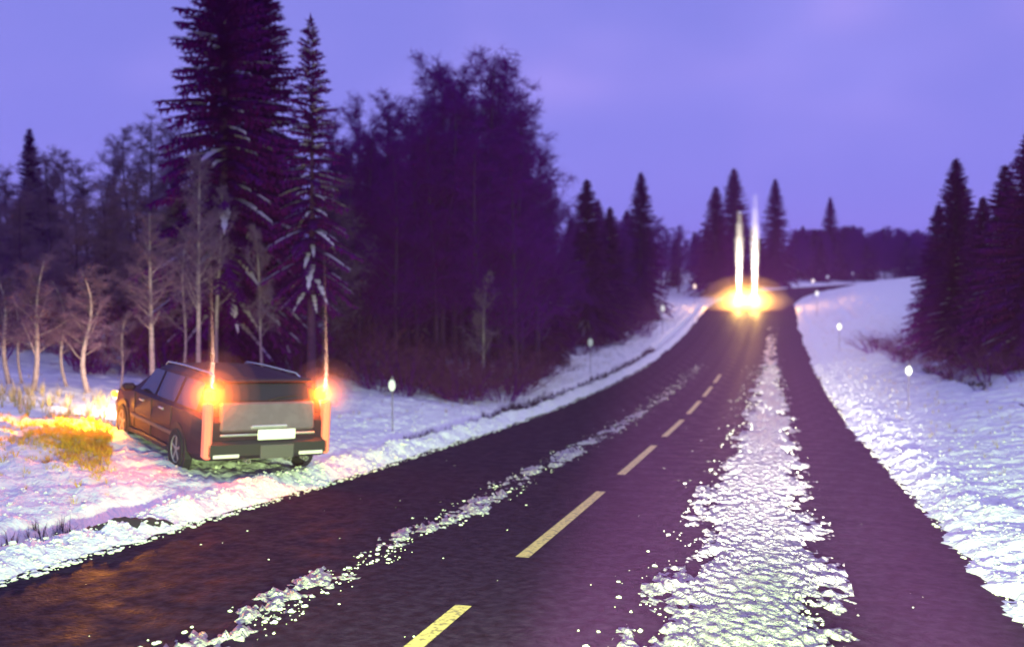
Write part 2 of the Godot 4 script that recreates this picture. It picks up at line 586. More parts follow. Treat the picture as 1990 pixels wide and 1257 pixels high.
func parked_car(at: Vector3, turn: float, tilt: Vector3) -> Node3D:
	var t := thing("parked_car", at, turn)
	t.rotation.x = tilt.x
	t.rotation.z = tilt.z
	tag(t, "dark estate car parked at the yard entry with amber hazard lamps lit", "car")
	var hw := 0.91
	var b := Shape.new()
	b.loft([ring(2.36, hw * 0.90, 0.34, 0.80, 0.84), ring(2.30, hw * 0.96, 0.28, 0.88, 0.93), ring(2.0, hw, 0.25, 0.93, 0.97), ring(0.6, hw, 0.22, 0.93, 0.97), ring(-0.75, hw, 0.22, 0.93, 0.97), ring(-1.2, hw * 0.99, 0.22, 0.91, 0.99), ring(-1.9, hw * 0.965, 0.24, 0.82, 0.90), ring(-2.28, hw * 0.88, 0.28, 0.70, 0.77), ring(-2.40, hw * 0.74, 0.34, 0.60, 0.64)])
	put("body", b, M.car_paint, t)
	var c := Shape.new()
	c.loft([cabin_ring(2.27, 0.80, 0.90, 0.74, 0.95), cabin_ring(2.22, 0.82, 0.91, 0.70, 1.30), cabin_ring(2.05, 0.83, 0.92, 0.66, 1.43), cabin_ring(0.9, 0.85, 0.92, 0.67, 1.47), cabin_ring(0.0, 0.85, 0.92, 0.66, 1.46), cabin_ring(-0.35, 0.85, 0.92, 0.64, 1.40), cabin_ring(-1.15, 0.82, 0.92, 0.70, 0.97)])
	put("cabin", c, M.car_paint, t)
	# rear: screen, tailgate panel, plate recess, bumper
	var rw := Shape.new()
	rw.quad(Vector3(-0.60, 1.13, 2.30), Vector3(0.60, 1.13, 2.30), Vector3(0.56, 1.37, 2.235), Vector3(-0.56, 1.37, 2.235), Vector3(0, 0.2, 1))
	put("rear_window", rw, M.car_glass, t)
	var sp := Shape.new()
	sp.box(Vector3(0, 1.415, 2.20), Vector3(1.22, 0.05, 0.24), 0.02)
	put("roof_spoiler", sp, M.car_paint, t)
	var tg := Shape.new()
	tg.box(Vector3(0, 0.90, 2.335), Vector3(1.30, 0.42, 0.08), 0.03, Basis(Vector3.RIGHT, -0.08))
	put("tailgate", tg, M.grey_panel, t)
	var hn := Shape.new()
	hn.box(Vector3(0.0, 0.755, 2.40), Vector3(0.50, 0.05, 0.03), 0.012)
	put("tailgate_handle", hn, M.chrome, t)
	var wp := Shape.new()
	wp.tube(PackedVector3Array([Vector3(0.0, 1.13, 2.325), Vector3(0.12, 1.17, 2.325), Vector3(0.42, 1.20, 2.315)]), PackedFloat32Array([0.014, 0.010, 0.008]), 6, true)
	put("rear_wiper", wp, M.black_plastic, t)
	for zz in [1.13, 0.19, -0.70]:
		for sx in [-1.0, 1.0]:
			var gp := Shape.new()
			gp.box(Vector3(sx * (hw - 0.004), 0.62, zz), Vector3(0.012, 0.60, 0.012), 0.003)
			put("door_gap", gp, M.black_plastic, t)
	var st := Shape.new()
	st.box(Vector3(0, 0.645, 2.385), Vector3(1.30, 0.035, 0.03), 0.01)
	put("chrome_strip", st, M.chrome, t)
	var bp := Shape.new()
	bp.box(Vector3(0, 0.44, 2.36), Vector3(1.72, 0.26, 0.16), 0.05)
	put("rear_bumper", bp, M.black_plastic, t)
	for sx in [-1.0, 1.0]:
		var rf := Shape.new()
		rf.box(Vector3(sx * 0.58, 0.36, 2.445), Vector3(0.34, 0.05, 0.015), 0.005)
		put("reflector_strip", rf, M.clear_lens, t)
	var pl := Shape.new()
	pl.box(Vector3(0.10, 0.645, 2.415), Vector3(0.52, 0.15, 0.02), 0.008)
	put("number_plate", pl, M.plate_white, t)
	var tb := Shape.new()
	tb.box(Vector3(0.10, 0.40, 2.452), Vector3(0.46, 0.20, 0.03), 0.01)
	put("tow_bar_guard", tb, M.mid_plastic, t)
	for sx in [-0.28, 0.28, 0.52]:
		var ex := Shape.new()
		ex.lathe(Vector3(sx, 0.27, 2.30), Vector3(0, 0, 1), [[0.0, 0.035], [0.14, 0.035], [0.14, 0.028], [0.05, 0.028]], 14)
		put("exhaust_pipe", ex, M.chrome, t)
	# amber lamps beside the screen; glowing columns below paint in their smear
	for sx in [-1.0, 1.0]:
		var lo := Shape.new()
		lo.box(Vector3(sx * 0.81, 0.72, 2.36), Vector3(0.105, 0.80, 0.16), 0.03)
		var tl := put("tail_lamp_smear", lo, M.smear_glow, t)
		var hi := Shape.new()
		hi.box(Vector3(sx * 0.765, 1.21, 2.27), Vector3(0.13, 0.17, 0.12), 0.03)
		put("amber_lamp", hi, M.amber_on, tl)
		lamp_light("hazard_light", t, Vector3(sx * 0.765, 1.21, 2.30), Color(1.0, 0.42, 0.04), 3.6 if sx < 0 else 2.5)
		beam("streak_beam", t, Vector3(sx * 0.78, 1.18, 2.38), Vector3(0, 1, 0), Color(1.0, 0.74, 0.62), 120.0, 3.0, 0.02, 0.4)  # extra upward spot, added only to light the streak above the lamp
	# sides
	for sx in [-1.0, 1.0]:
		for w in [[2.02, 1.18], [1.08, 0.24], [0.14, -0.62]]:
			var sw := Shape.new()
			var z0: float = w[0]
			var z1: float = w[1]
			var cut := 0.0 if z1 > -0.5 else 0.30
			var o := Vector3(sx * 0.012, 0, 0)
			sw.quad(Vector3(sx * 0.838, 0.97, z0) + o, Vector3(sx * 0.838, 0.97, z1) + o, Vector3(sx * 0.70, 1.35, z1 + cut) + o, Vector3(sx * 0.70, 1.35, z0 - (0.08 if z0 > 2.0 else 0.0)) + o, Vector3(sx, 0.3, 0))
			put("side_window", sw, M.car_glass, t)
		for z in [0.72, -0.28]:
			var hd := Shape.new()
			hd.box(Vector3(sx * (hw + 0.012), 0.83, z), Vector3(0.025, 0.035, 0.20), 0.01)
			put("door_handle", hd, M.chrome, t)
		var mo := Shape.new()
		mo.box(Vector3(sx * (hw + 0.006), 0.52, 0.2), Vector3(0.02, 0.06, 2.1), 0.008)
		put("side_moulding", mo, M.mid_plastic, t)
		var sl := Shape.new()
		sl.box(Vector3(sx * (hw - 0.03), 0.25, 0.0), Vector3(0.06, 0.09, 2.0), 0.02)
		put("sill", sl, M.black_plastic, t)
		var mi := Shape.new()
		mi.box(Vector3(sx * (hw + 0.10), 1.0, -0.68), Vector3(0.20, 0.13, 0.10), 0.04)
		put("wing_mirror", mi, M.car_paint, t)
		var rr := Shape.new()
		rr.tube(PackedVector3Array([Vector3(sx * 0.60, 1.42, 1.95), Vector3(sx * 0.60, 1.475, 1.8), Vector3(sx * 0.60, 1.49, 0.6), Vector3(sx * 0.60, 1.475, -0.1), Vector3(sx * 0.60, 1.42, -0.2)]), PackedFloat32Array([0.015, 0.015, 0.015, 0.015, 0.015]), 6)
		put("roof_rail", rr, M.chrome, t)
		var fl := Shape.new()
		fl.box(Vector3(sx * 0.70, 0.66, -2.30), Vector3(0.30, 0.14, 0.12), 0.04)
		var hl := put("headlight", fl, M.headlamp_on, t)
		beam("headlight_beam", t, Vector3(sx * 0.70, 0.66, -2.40), Vector3(0, -0.06, -1), Color(1.0, 0.86, 0.70), 22.0, 46.0)
		var fi := Shape.new()
		fi.box(Vector3(sx * 0.86, 0.70, -2.13), Vector3(0.08, 0.12, 0.16), 0.03)
		put("indicator", fi, M.amber_on, hl)
	beam("indicator_light", t, Vector3(-0.96, 0.55, -2.20), Vector3(-1.0, -0.34, 0.78), Color(1.0, 0.60, 0.015), 60.0, 62.0, 0.06, 1.0)
	var ws := Shape.new()
	ws.quad(Vector3(-0.74, 1.0, -1.118), Vector3(0.74, 1.0, -1.118), Vector3(0.60, 1.375, -0.40), Vector3(-0.60, 1.375, -0.40), Vector3(0, 1, -1))
	put("windscreen", ws, M.car_glass, t)
	wheels(t, hw, [1.45, -1.35], 0.315)
	return t

func oncoming_car(at: Vector3, turn: float) -> Node3D:
	var t := thing("oncoming_car", at, turn)
	tag(t, "oncoming car with dazzling headlights where the road climbs away", "car")
	var hw := 0.90
	var b := Shape.new()
	b.loft([ring(2.2, hw * 0.9, 0.34, 0.85, 0.92), ring(1.9, hw, 0.25, 0.93, 0.98), ring(-0.9, hw, 0.22, 0.92, 0.98), ring(-1.9, hw * 0.96, 0.24, 0.82, 0.88), ring(-2.25, hw * 0.86, 0.28, 0.70, 0.74)])
	put("body", b, M.car_paint, t)
	var c := Shape.new()
	c.loft([cabin_ring(2.0, 0.80, 0.92, 0.72, 0.98), cabin_ring(1.3, 0.84, 0.92, 0.66, 1.42), cabin_ring(0.1, 0.84, 0.92, 0.66, 1.45), cabin_ring(-1.0, 0.82, 0.92, 0.7, 0.97)])
	put("cabin", c, M.car_paint, t)
	var ws := Shape.new()
	ws.quad(Vector3(-0.74, 1.0, -0.98), Vector3(0.74, 1.0, -0.98), Vector3(0.60, 1.40, 0.02), Vector3(-0.60, 1.40, 0.02), Vector3(0, 1, -1))
	put("windscreen", ws, M.car_glass, t)
	var gr := Shape.new()
	gr.box(Vector3(0, 0.55, -2.24), Vector3(0.8, 0.14, 0.06), 0.02)
	put("grille", gr, M.black_plastic, t)
	var bu := Shape.new()
	bu.box(Vector3(0, 0.38, -2.24), Vector3(1.56, 0.16, 0.12), 0.05)
	put("front_bumper", bu, M.black_plastic, t)
	var np := Shape.new()
	np.box(Vector3(0, 0.40, -2.31), Vector3(0.5, 0.11, 0.02), 0.005)
	put("number_plate", np, M.plate_white, t)
	for sx in [-1.0, 1.0]:
		var hl := Shape.new()
		hl.lathe(Vector3(sx * 0.70, 0.66, -2.26), Vector3(0, 0, -1), [[0.0, 0.15], [0.05, 0.15], [0.09, 0.10], [0.10, 0.0]], 18)
		put("headlight", hl, M.headlamp_on, t)
		lamp_light("headlight_glow", t, Vector3(sx * 0.70, 0.66, -2.32), Color(1.0, 0.72, 0.28), ONC_GLOW, 0.12)
		beam("headlight_beam", t, Vector3(sx * 0.70, 0.66, -2.40), Vector3(0, -0.05, -1), Color(1.0, 0.80, 0.45), ONC_BEAM, 35.0, 0.1)
		beam("streak_beam", t, Vector3(sx * 0.70, 0.80, -2.34), Vector3(0, 1, 0), Color(1.0, 0.95, 0.85), 6500.0, 6.0, 0.05, 0.4)  # added spot pointing straight up, feeds the flare streak
		var mi := Shape.new()
		mi.box(Vector3(sx * 1.0, 1.0, -0.6), Vector3(0.2, 0.13, 0.1), 0.04)
		put("wing_mirror", mi, M.car_paint, t)
	wheels(t, hw, [1.35, -1.35], 0.315)
	return t

const ONC_GLOW := 105.0
const ONC_BEAM := 150.0

func mist(called: String, at: Vector3, size: Vector3, density: float, c: Color, label: String, shape := RenderingServer.FOG_VOLUME_SHAPE_ELLIPSOID, parent: Node = null) -> FogVolume:
	var f := FogVolume.new()
	f.name = numbered(called)
	add_child(f)
	f.position = at
	f.size = size
	f.shape = shape
	var m := FogMaterial.new()
	m.density = density
	m.albedo = c
	f.material = m
	tag(f, label, "mist", "", "stuff")
	return f


func _ready() -> void:
	# ------------------------------------------------ camera
	var cam := Camera3D.new()
	cam.name = "camera"
	add_child(cam)
	cam.position = Vector3(2.1, 2.4, 0)
	cam.rotation_degrees = Vector3(-1.66, 15.4, 0)
	cam.fov = 37.5
	cam.near = 0.05
	cam.far = 2000.0
	cam.current = true
	var lens := CameraAttributesPhysical.new()
	lens.frustum_focal_length = 35.35
	lens.frustum_focus_distance = 8.0
	lens.exposure_aperture = 0.95
	lens.frustum_near = 0.05
	lens.frustum_far = 2000.0
	cam.attributes = lens
	# ------------------------------------------------ sky, air, exposure
	var we := WorldEnvironment.new()
	we.name = "world_environment"
	add_child(we)
	var env := Environment.new()
	we.environment = env
	env.background_mode = Environment.BG_SKY
	env.sky = Sky.new()
	var sm := ProceduralSkyMaterial.new()
	sm.sky_top_color = Color(0.46, 0.475, 0.80)
	sm.sky_horizon_color = Color(0.535, 0.525, 0.91)
	sm.sky_curve = 0.12
	sm.ground_bottom_color = Color(0.42, 0.40, 0.60)
	sm.ground_horizon_color = Color(0.50, 0.48, 0.75)
	sm.sky_cover = cloud_cover()
	sm.sky_cover_modulate = Color(1, 1, 1, 1)
	env.sky.sky_material = sm
	env.background_energy_multiplier = 1.32
	env.tonemap_mode = Environment.TONE_MAPPER_LINEAR
	env.tonemap_exposure = 1.0
	env.sdfgi_enabled = true
	env.ssao_enabled = true
	env.ssil_enabled = true
	env.fog_enabled = true
	env.fog_density = 0.0009
	env.fog_light_color = Color(0.90, 0.52, 1.0)
	env.volumetric_fog_enabled = true
	env.volumetric_fog_density = 0.0
	# ------------------------------------------------ dusk light through cloud
	var sun := DirectionalLight3D.new()
	sun.name = "dusk_sun"
	add_child(sun)
	sun.rotation_degrees = Vector3(-48, 150, 0)
	sun.light_color = Color(1.0, 0.98, 0.90)
	sun.light_energy = 0.22
	sun.light_angular_distance = 40.0
	sun.shadow_enabled = true
	sun.sky_mode = DirectionalLight3D.SKY_MODE_LIGHT_ONLY

	setup_noise()
	make_profile()
	materials()
	own_vehicle()
	ground_and_road()
	forest()
	objects()


func cloud_cover() -> ImageTexture:
	var a := FastNoiseLite.new()
	a.seed = 5
	a.frequency = 1.6
	a.fractal_octaves = 3
	var b := FastNoiseLite.new()
	b.seed = 17
	b.frequency = 2.4
	b.fractal_octaves = 3
	var im := Image.create(512, 256, false, Image.FORMAT_RGBA8)
	for y in 256:
		var el := PI * (0.5 - (y + 0.5) / 256.0)
		for x in 512:
			var az := TAU * (x + 0.5) / 512.0
			var d := Vector3(cos(el) * sin(az), sin(el) * 2.2, cos(el) * cos(az))
			var u := clampf(0.5 + a.get_noise_3dv(d * 2.2) * 0.9, 0.0, 1.0)
			var v := clampf(0.5 + b.get_noise_3dv(d * 2.2) * 0.9, 0.0, 1.0)
			im.set_pixel(x, y, Color(0.34 + 0.16 * v, 0.30 + 0.06 * v, 0.42, 0.55 * u * u))
	return ImageTexture.create_from_image(im)


func setup_noise() -> void:
	for q in [[n_big, 0.13, 3, 2], [n_mid, 1.1, 8, 3], [n_fine, 4.5, 21, 2], [n_grain, 11.0, 31, 3]]:
		q[0].frequency = q[1]
		q[0].seed = q[2]
		q[0].fractal_octaves = q[3]


func materials() -> void:
	var snow := mat("snow", Color.WHITE, 0.75)
	snow.albedo_texture = noise_tex(0.012, 4, [[0.0, lin(0.66, 0.67, 0.68)], [0.45, lin(0.80, 0.81, 0.82)], [1.0, lin(0.88, 0.89, 0.90)]], 5)
	snow.heightmap_enabled = true
	snow.heightmap_texture = noise_tex(0.05, 6, [], 4)
	snow.heightmap_scale = 1.6
	tri_map(snow, 1.7)
	var slush := mat("slush", Color.WHITE, 0.45)
	slush.albedo_texture = noise_tex(0.02, 14, [[0.0, lin(0.20, 0.18, 0.21)], [0.4, lin(0.36, 0.34, 0.37)], [1.0, lin(0.78, 0.78, 0.77)]], 5)
	slush.heightmap_enabled = true
	slush.heightmap_texture = noise_tex(0.06, 16, [], 3)
	slush.heightmap_scale = 2.5
	tri_map(slush, 0.8)
	mat("clod", lin(0.80, 0.80, 0.78), 0.6)
	var asphalt := mat("wet_asphalt", Color.WHITE, 1.0)
	asphalt.albedo_texture = noise_tex(0.03, 24, [[0.0, lin(0.010, 0.005, 0.012)], [0.5, lin(0.022, 0.014, 0.034)], [1.0, lin(0.048, 0.032, 0.062)]], 6)
	asphalt.roughness_texture = noise_tex(0.008, 27, [[0.0, Color(0.46, 0.46, 0.46)], [0.5, Color(0.66, 0.66, 0.66)], [1.0, Color(0.90, 0.90, 0.90)]], 5)
	asphalt.heightmap_enabled = true
	asphalt.heightmap_texture = noise_tex(0.09, 29, [], 3)
	asphalt.heightmap_scale = 0.45
	asphalt.metallic_specular = 0.07
	tri_map(asphalt, 2.3)
	var paint := mat("yellow_paint", Color.WHITE, 0.6)
	paint.albedo_texture = noise_tex(0.03, 52, [[0.0, lin(0.10, 0.07, 0.06)], [0.30, lin(0.34, 0.25, 0.10)], [0.42, lin(0.70, 0.52, 0.16)], [1.0, lin(0.82, 0.62, 0.20)]], 5, 512)
	tri_map(paint, 1.1)
	mat("needles", lin(0.085, 0.004, 0.120), 1.0).metallic_specular = 0.1
	var bs := mat("branch_snow", lin(0.55, 0.45, 0.58), 0.8)
	bs.roughness = 0.9
	mat("twigs", lin(0.105, 0.007, 0.185), 1.0).metallic_specular = 0.1
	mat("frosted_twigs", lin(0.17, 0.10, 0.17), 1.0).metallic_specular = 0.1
	mat("bush_twigs", lin(0.12, 0.04, 0.075), 1.0).metallic_specular = 0.1
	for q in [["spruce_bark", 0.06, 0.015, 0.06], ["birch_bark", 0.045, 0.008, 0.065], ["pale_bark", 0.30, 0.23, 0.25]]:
		var m := mat(q[0], Color.WHITE, 0.9)
		var c := Vector3(q[1], q[2], q[3])
		m.albedo_texture = noise_tex(0.03, 40, [[0.0, lin(c.x * 0.35, c.y * 0.35, c.z * 0.35)], [0.42, lin(c.x, c.y, c.z)], [1.0, lin(c.x * 1.3, c.y * 1.3, c.z * 1.3)]], 4, 256)
		tri_map(m, 0.9, false)
		m.uv1_scale = Vector3(1.2, 0.5, 1.2)
	mat("lamplight_tuft", lin(0.62, 0.43, 0.04), 0.9)  # tuft colour carrying the yellow of the lamplight
	mat("ditch_shade", lin(0.035, 0.024, 0.034), 1.0)  # dark colour of the painted ditch shadows
	mat("shade_tuft", lin(0.045, 0.03, 0.045), 1.0)  # near black tufts that darken the ditch lines like shade
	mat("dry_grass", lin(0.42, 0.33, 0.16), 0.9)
	mat("car_paint", lin(0.04, 0.018, 0.035), 0.5).metallic_specular = 0.3
	mat("grey_panel", lin(0.15, 0.11, 0.16), 0.3)
	for q in ["car_paint", "grey_panel"]:
		M[q].albedo_texture = noise_tex(0.02, 61, [[0.0, Color(1, 1, 1)], [0.5, Color(0.94, 0.93, 0.93)], [1.0, Color(1.12, 1.1, 1.1)]], 5, 256)
		tri_map(M[q], 1.3, false)
	mat("car_glass", lin(0.02, 0.02, 0.025), 0.08)
	mat("chrome", lin(0.7, 0.68, 0.68), 0.25, 0.7)
	mat("alloy", lin(0.35, 0.33, 0.36), 0.4, 0.5)
	mat("black_plastic", lin(0.02, 0.016, 0.022), 0.6)
	mat("mid_plastic", lin(0.09, 0.08, 0.09), 0.5)
	mat("rubber", lin(0.018, 0.016, 0.02), 0.85)
	mat("plate_white", lin(0.85, 0.85, 0.85), 0.5)
	mat("clear_lens", lin(0.75, 0.70, 0.70), 0.3)
	glow("smear_glow", Color(1.0, 0.50, 0.42), 0.42)  # glow of the painted smear columns under the amber lamps
	glow("amber_on", Color(1.0, 0.72, 0.25), 2.5)
	glow("headlamp_on", Color(1.0, 0.93, 0.72), 6.0)
	mat("reflector", lin(0.9, 0.9, 0.9), 0.35)
	mat("pole_dark", lin(0.16, 0.13, 0.17), 0.6)


# the vehicle the picture was taken from: bonnet and headlamps below the windscreen
func own_vehicle() -> void:
	var y := road_y(1.0)
	var t := thing("own_vehicle", Vector3(2.1, y, 0.0))
	tag(t, "front of the vehicle that the picture is taken from", "car")
	var b := Shape.new()
	b.box(Vector3(0, 0.80, -0.15), Vector3(1.9, 0.62, 1.5), 0.12)
	put("bonnet", b, M.car_paint, t)
	var bu := Shape.new()
	bu.box(Vector3(0, 0.42, -0.85), Vector3(1.9, 0.26, 0.24), 0.06)
	put("bumper", bu, M.black_plastic, t)
	for sx in [-1.0, 1.0]:
		var hl := Shape.new()
		hl.box(Vector3(sx * 0.72, 0.82, -0.89), Vector3(0.32, 0.2, 0.06), 0.025)
		put("headlight", hl, M.headlamp_on, t)
		beam("headlight_beam", t, Vector3(sx * 0.72, 0.82, -0.96), Vector3(sx * 0.06 - 0.05, -0.20, -1), Color(0.86, 1.0, 0.62), OWN_BEAM, 56.0, 0.1, 0.9)
		beam("high_beam", t, Vector3(sx * 0.60, 0.82, -0.96), Vector3(0.0, -0.016, -1), Color(1.0, 0.98, 0.88), 2600.0, 9.0, 0.1)

const OWN_BEAM := 230.0


func ground_and_road() -> void:
	var ss := lines([[-40.0, 4.0, 4.0, 1.0], [4.0, 20.0, 0.085, 1.0], [20.0, 60.0, 0.085, 1.02], [60.0, 640.0, 0.6, 1.035]])
	var ls_right := lines([[0.0, 3.4, 0.6, 1.0], [3.4, 8.5, 0.085, 1.0], [8.5, 320.0, 0.09, 1.07]])
	var ls := PackedFloat32Array()
	for k in range(ls_right.size() - 1, 0, -1):
		ls.append(-ls_right[k])
	ls.append_array(ls_right)
	var g := put("snowy_ground", sheet(ss, ls, land), M.snow)
	tag(g, "snow covered verges and fields on both sides of the road", "", "", "structure")
	var rs := lines([[-40.0, 4.0, 2.0, 1.0], [4.0, 60.0, 0.25, 1.01], [60.0, 640.0, 0.8, 1.03]])
	var rl := lines([[-4.6, 4.6, 0.23, 1.0]])
	var rd := put("road", sheet(rs, rl, func(s, l): return road_y(s) + crown_of_road(l)), M.wet_asphalt)
	tag(rd, "wet dark asphalt road with snow left between the wheel tracks", "", "", "structure")
	# yellow centre line dashes, 4.2 m long
	var s0 := -3.4
	for k in 8:
		var a := s0 + k * 6.0
		var d := sheet(lines([[a, a + 4.25, 0.28, 1.0]]), PackedFloat32Array([-0.235, -0.17, -0.105]), func(s, l): return road_y(s) + crown_of_road(l) + 0.005)
		put("centre_dash", d, M.yellow_paint, rd)
	# slush left between the wheel tracks of each lane
	slush("slush_ridge", 4.5, 75.0, 1.05, 2.75, 1.93, 0.52, 0.08, "broken ridge of slush between the wheel tracks of the right lane", 0.0)
	slush("slush_ridge", 4.5, 60.0, -2.25, -0.75, -1.5, 0.30, -0.66, "thin patchy ridge of slush along the left lane", 1.0)
	ditch_shade("painted_ditch_shade", 5.2, 9.1, -6.6, -3.95, -5.0, 0.13, 0.75, "dark strip painting the shadow line at the lower left")
	ditch_shade("painted_ditch_shade", 18.5, 55.0, -5.3, -4.75, -5.05, 0.07, 0.05, "thin dark line painting ditch shade between field and verge right of the parked car")
	ditch_shade("painted_ditch_shade", 9.0, 26.0, 6.6, 8.6, 7.6, 0.16, 0.0, "dark line painting ditch shade in the snow of the right field")
	clods()
	grass()

func slush(called: String, s0: float, s1: float, l0: float, l1: float, mid: float, half: float, bias: float, label: String, sd: float) -> void:
	var hgt := func(s: float, l: float) -> float:
		var big := n_mid.get_noise_2d(l * 0.9 + sd * 40.0, s * 0.35)
		var env := 1.0 - absf(l - mid) / (half * (1.0 + 0.25 * big))
		var v := clampf(env, -1.0, 0.6) + bias + big * 0.6 - 0.016 * maxf(0.0, s - 14.0) + 0.5 * n_fine.get_noise_2d(l * 0.9, s * 0.6 + sd * 9.0) + 0.55 * n_grain.get_noise_2d(l * 1.3 + 9.0, s)
		var lumps := 0.022 * n_grain.get_noise_2d(l, s * 0.8 + sd * 5.0) + 0.03 * maxf(0.0, n_fine.get_noise_2d(l * 1.6 + 70.0, s * 1.3))
		return road_y(s) + crown_of_road(l) + clampf(v * 0.09, -0.05, 0.04) + clampf(v * 4.0, 0.0, 1.0) * lumps + 0.004
	var m := sheet(lines([[s0, 16.0, 0.04, 1.0], [16.0, s1, 0.045, 1.015]]), lines([[l0, l1, 0.04, 1.0]]), hgt)
	var o := put(called, m, M.slush)
	tag(o, label, "slush", "", "stuff")

# a ragged dark strip that paints the shadow line of a ditch
func ditch_shade(called: String, s0: float, s1: float, l0: float, l1: float, mid: float, half: float, bias: float, label: String) -> void:
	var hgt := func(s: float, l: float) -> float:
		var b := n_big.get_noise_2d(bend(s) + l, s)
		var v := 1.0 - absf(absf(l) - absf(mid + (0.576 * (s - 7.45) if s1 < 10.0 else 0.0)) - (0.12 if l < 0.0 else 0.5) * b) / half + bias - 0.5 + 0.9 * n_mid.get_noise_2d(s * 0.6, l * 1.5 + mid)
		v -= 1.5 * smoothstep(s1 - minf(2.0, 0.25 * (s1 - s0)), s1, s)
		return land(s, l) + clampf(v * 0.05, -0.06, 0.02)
	var o := put(called, sheet(lines([[s0, s1, 0.07, 1.012]]), lines([[l0, l1, 0.045, 1.0]]), hgt), M.ditch_shade)
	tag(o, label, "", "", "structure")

func clods() -> void:
	rng.seed = 77
	var S := Shape.new()
	S.lump(Vector3.ZERO, Vector3.ONE, rng, 0.32, 5, 7)
	var mesh := S.mesh()
	var tf: Array[Transform3D] = []
	for k in 30000:
		var s := 4.5 + 44.0 * rng.randf() ** 2.0
		var l: float
		var lane := rng.randf()
		var size := 0.008 + 0.030 * rng.randf() ** 3.0
		if lane < 0.34:
			l = 1.95 + rng.randfn(0.0, 0.21)
		elif lane < 0.40:
			l = -1.5 + rng.randfn(0.0, 0.17)
		elif lane < 0.42:
			l = 1.2 + rng.randfn(0.0, 0.22)
		elif lane < 0.427:
			l = rng.randf_range(-3.6, 3.6)
			size *= 0.5
		elif lane < 0.74:
			l = -3.9 - rng.randf() * 0.75 if rng.randf() < 0.7 else -5.3 - absf(rng.randfn(0.0, 1.2))
			size *= 1.3
		else:
			l = 3.9 + absf(rng.randfn(0.0, 1.1))
			size *= 1.3
		if absf(l) < 3.0 and lane < 0.48 and n_mid.get_noise_2d(l * 2.0 + 300.0, s * 0.7) < (-0.15 if l > 1.3 else 0.0):
			continue
		var y := maxf(road_y(s) + crown_of_road(l) + (0.02 if lane < 0.34 else 0.0), land(s, l))
		var b := Basis.from_euler(Vector3(rng.randf() * 6.0, rng.randf() * 6.0, rng.randf() * 6.0)).scaled(Vector3(size * rng.randf_range(0.8, 1.5), size * 0.75, size * rng.randf_range(0.8, 1.5)))
		tf.append(Transform3D(b, Vector3(bend(s) + l, y + size * 0.1, -s)))
	multi("snow_clods", mesh, tf, M.clod, "small clods of snow scattered over road and verges", "snow")

func multi(called: String, mesh: Mesh, tf: Array[Transform3D], m: Material, label: String, category: String) -> void:
	var mm := MultiMesh.new()
	mm.transform_format = MultiMesh.TRANSFORM_3D
	mm.mesh = mesh
	mm.instance_count = tf.size()
	for k in tf.size():
		mm.set_instance_transform(k, tf[k])
	var o := MultiMeshInstance3D.new()
	o.name = numbered(called)
	o.multimesh = mm
	o.material_override = m
	add_child(o)
	tag(o, label, category, "", "stuff")

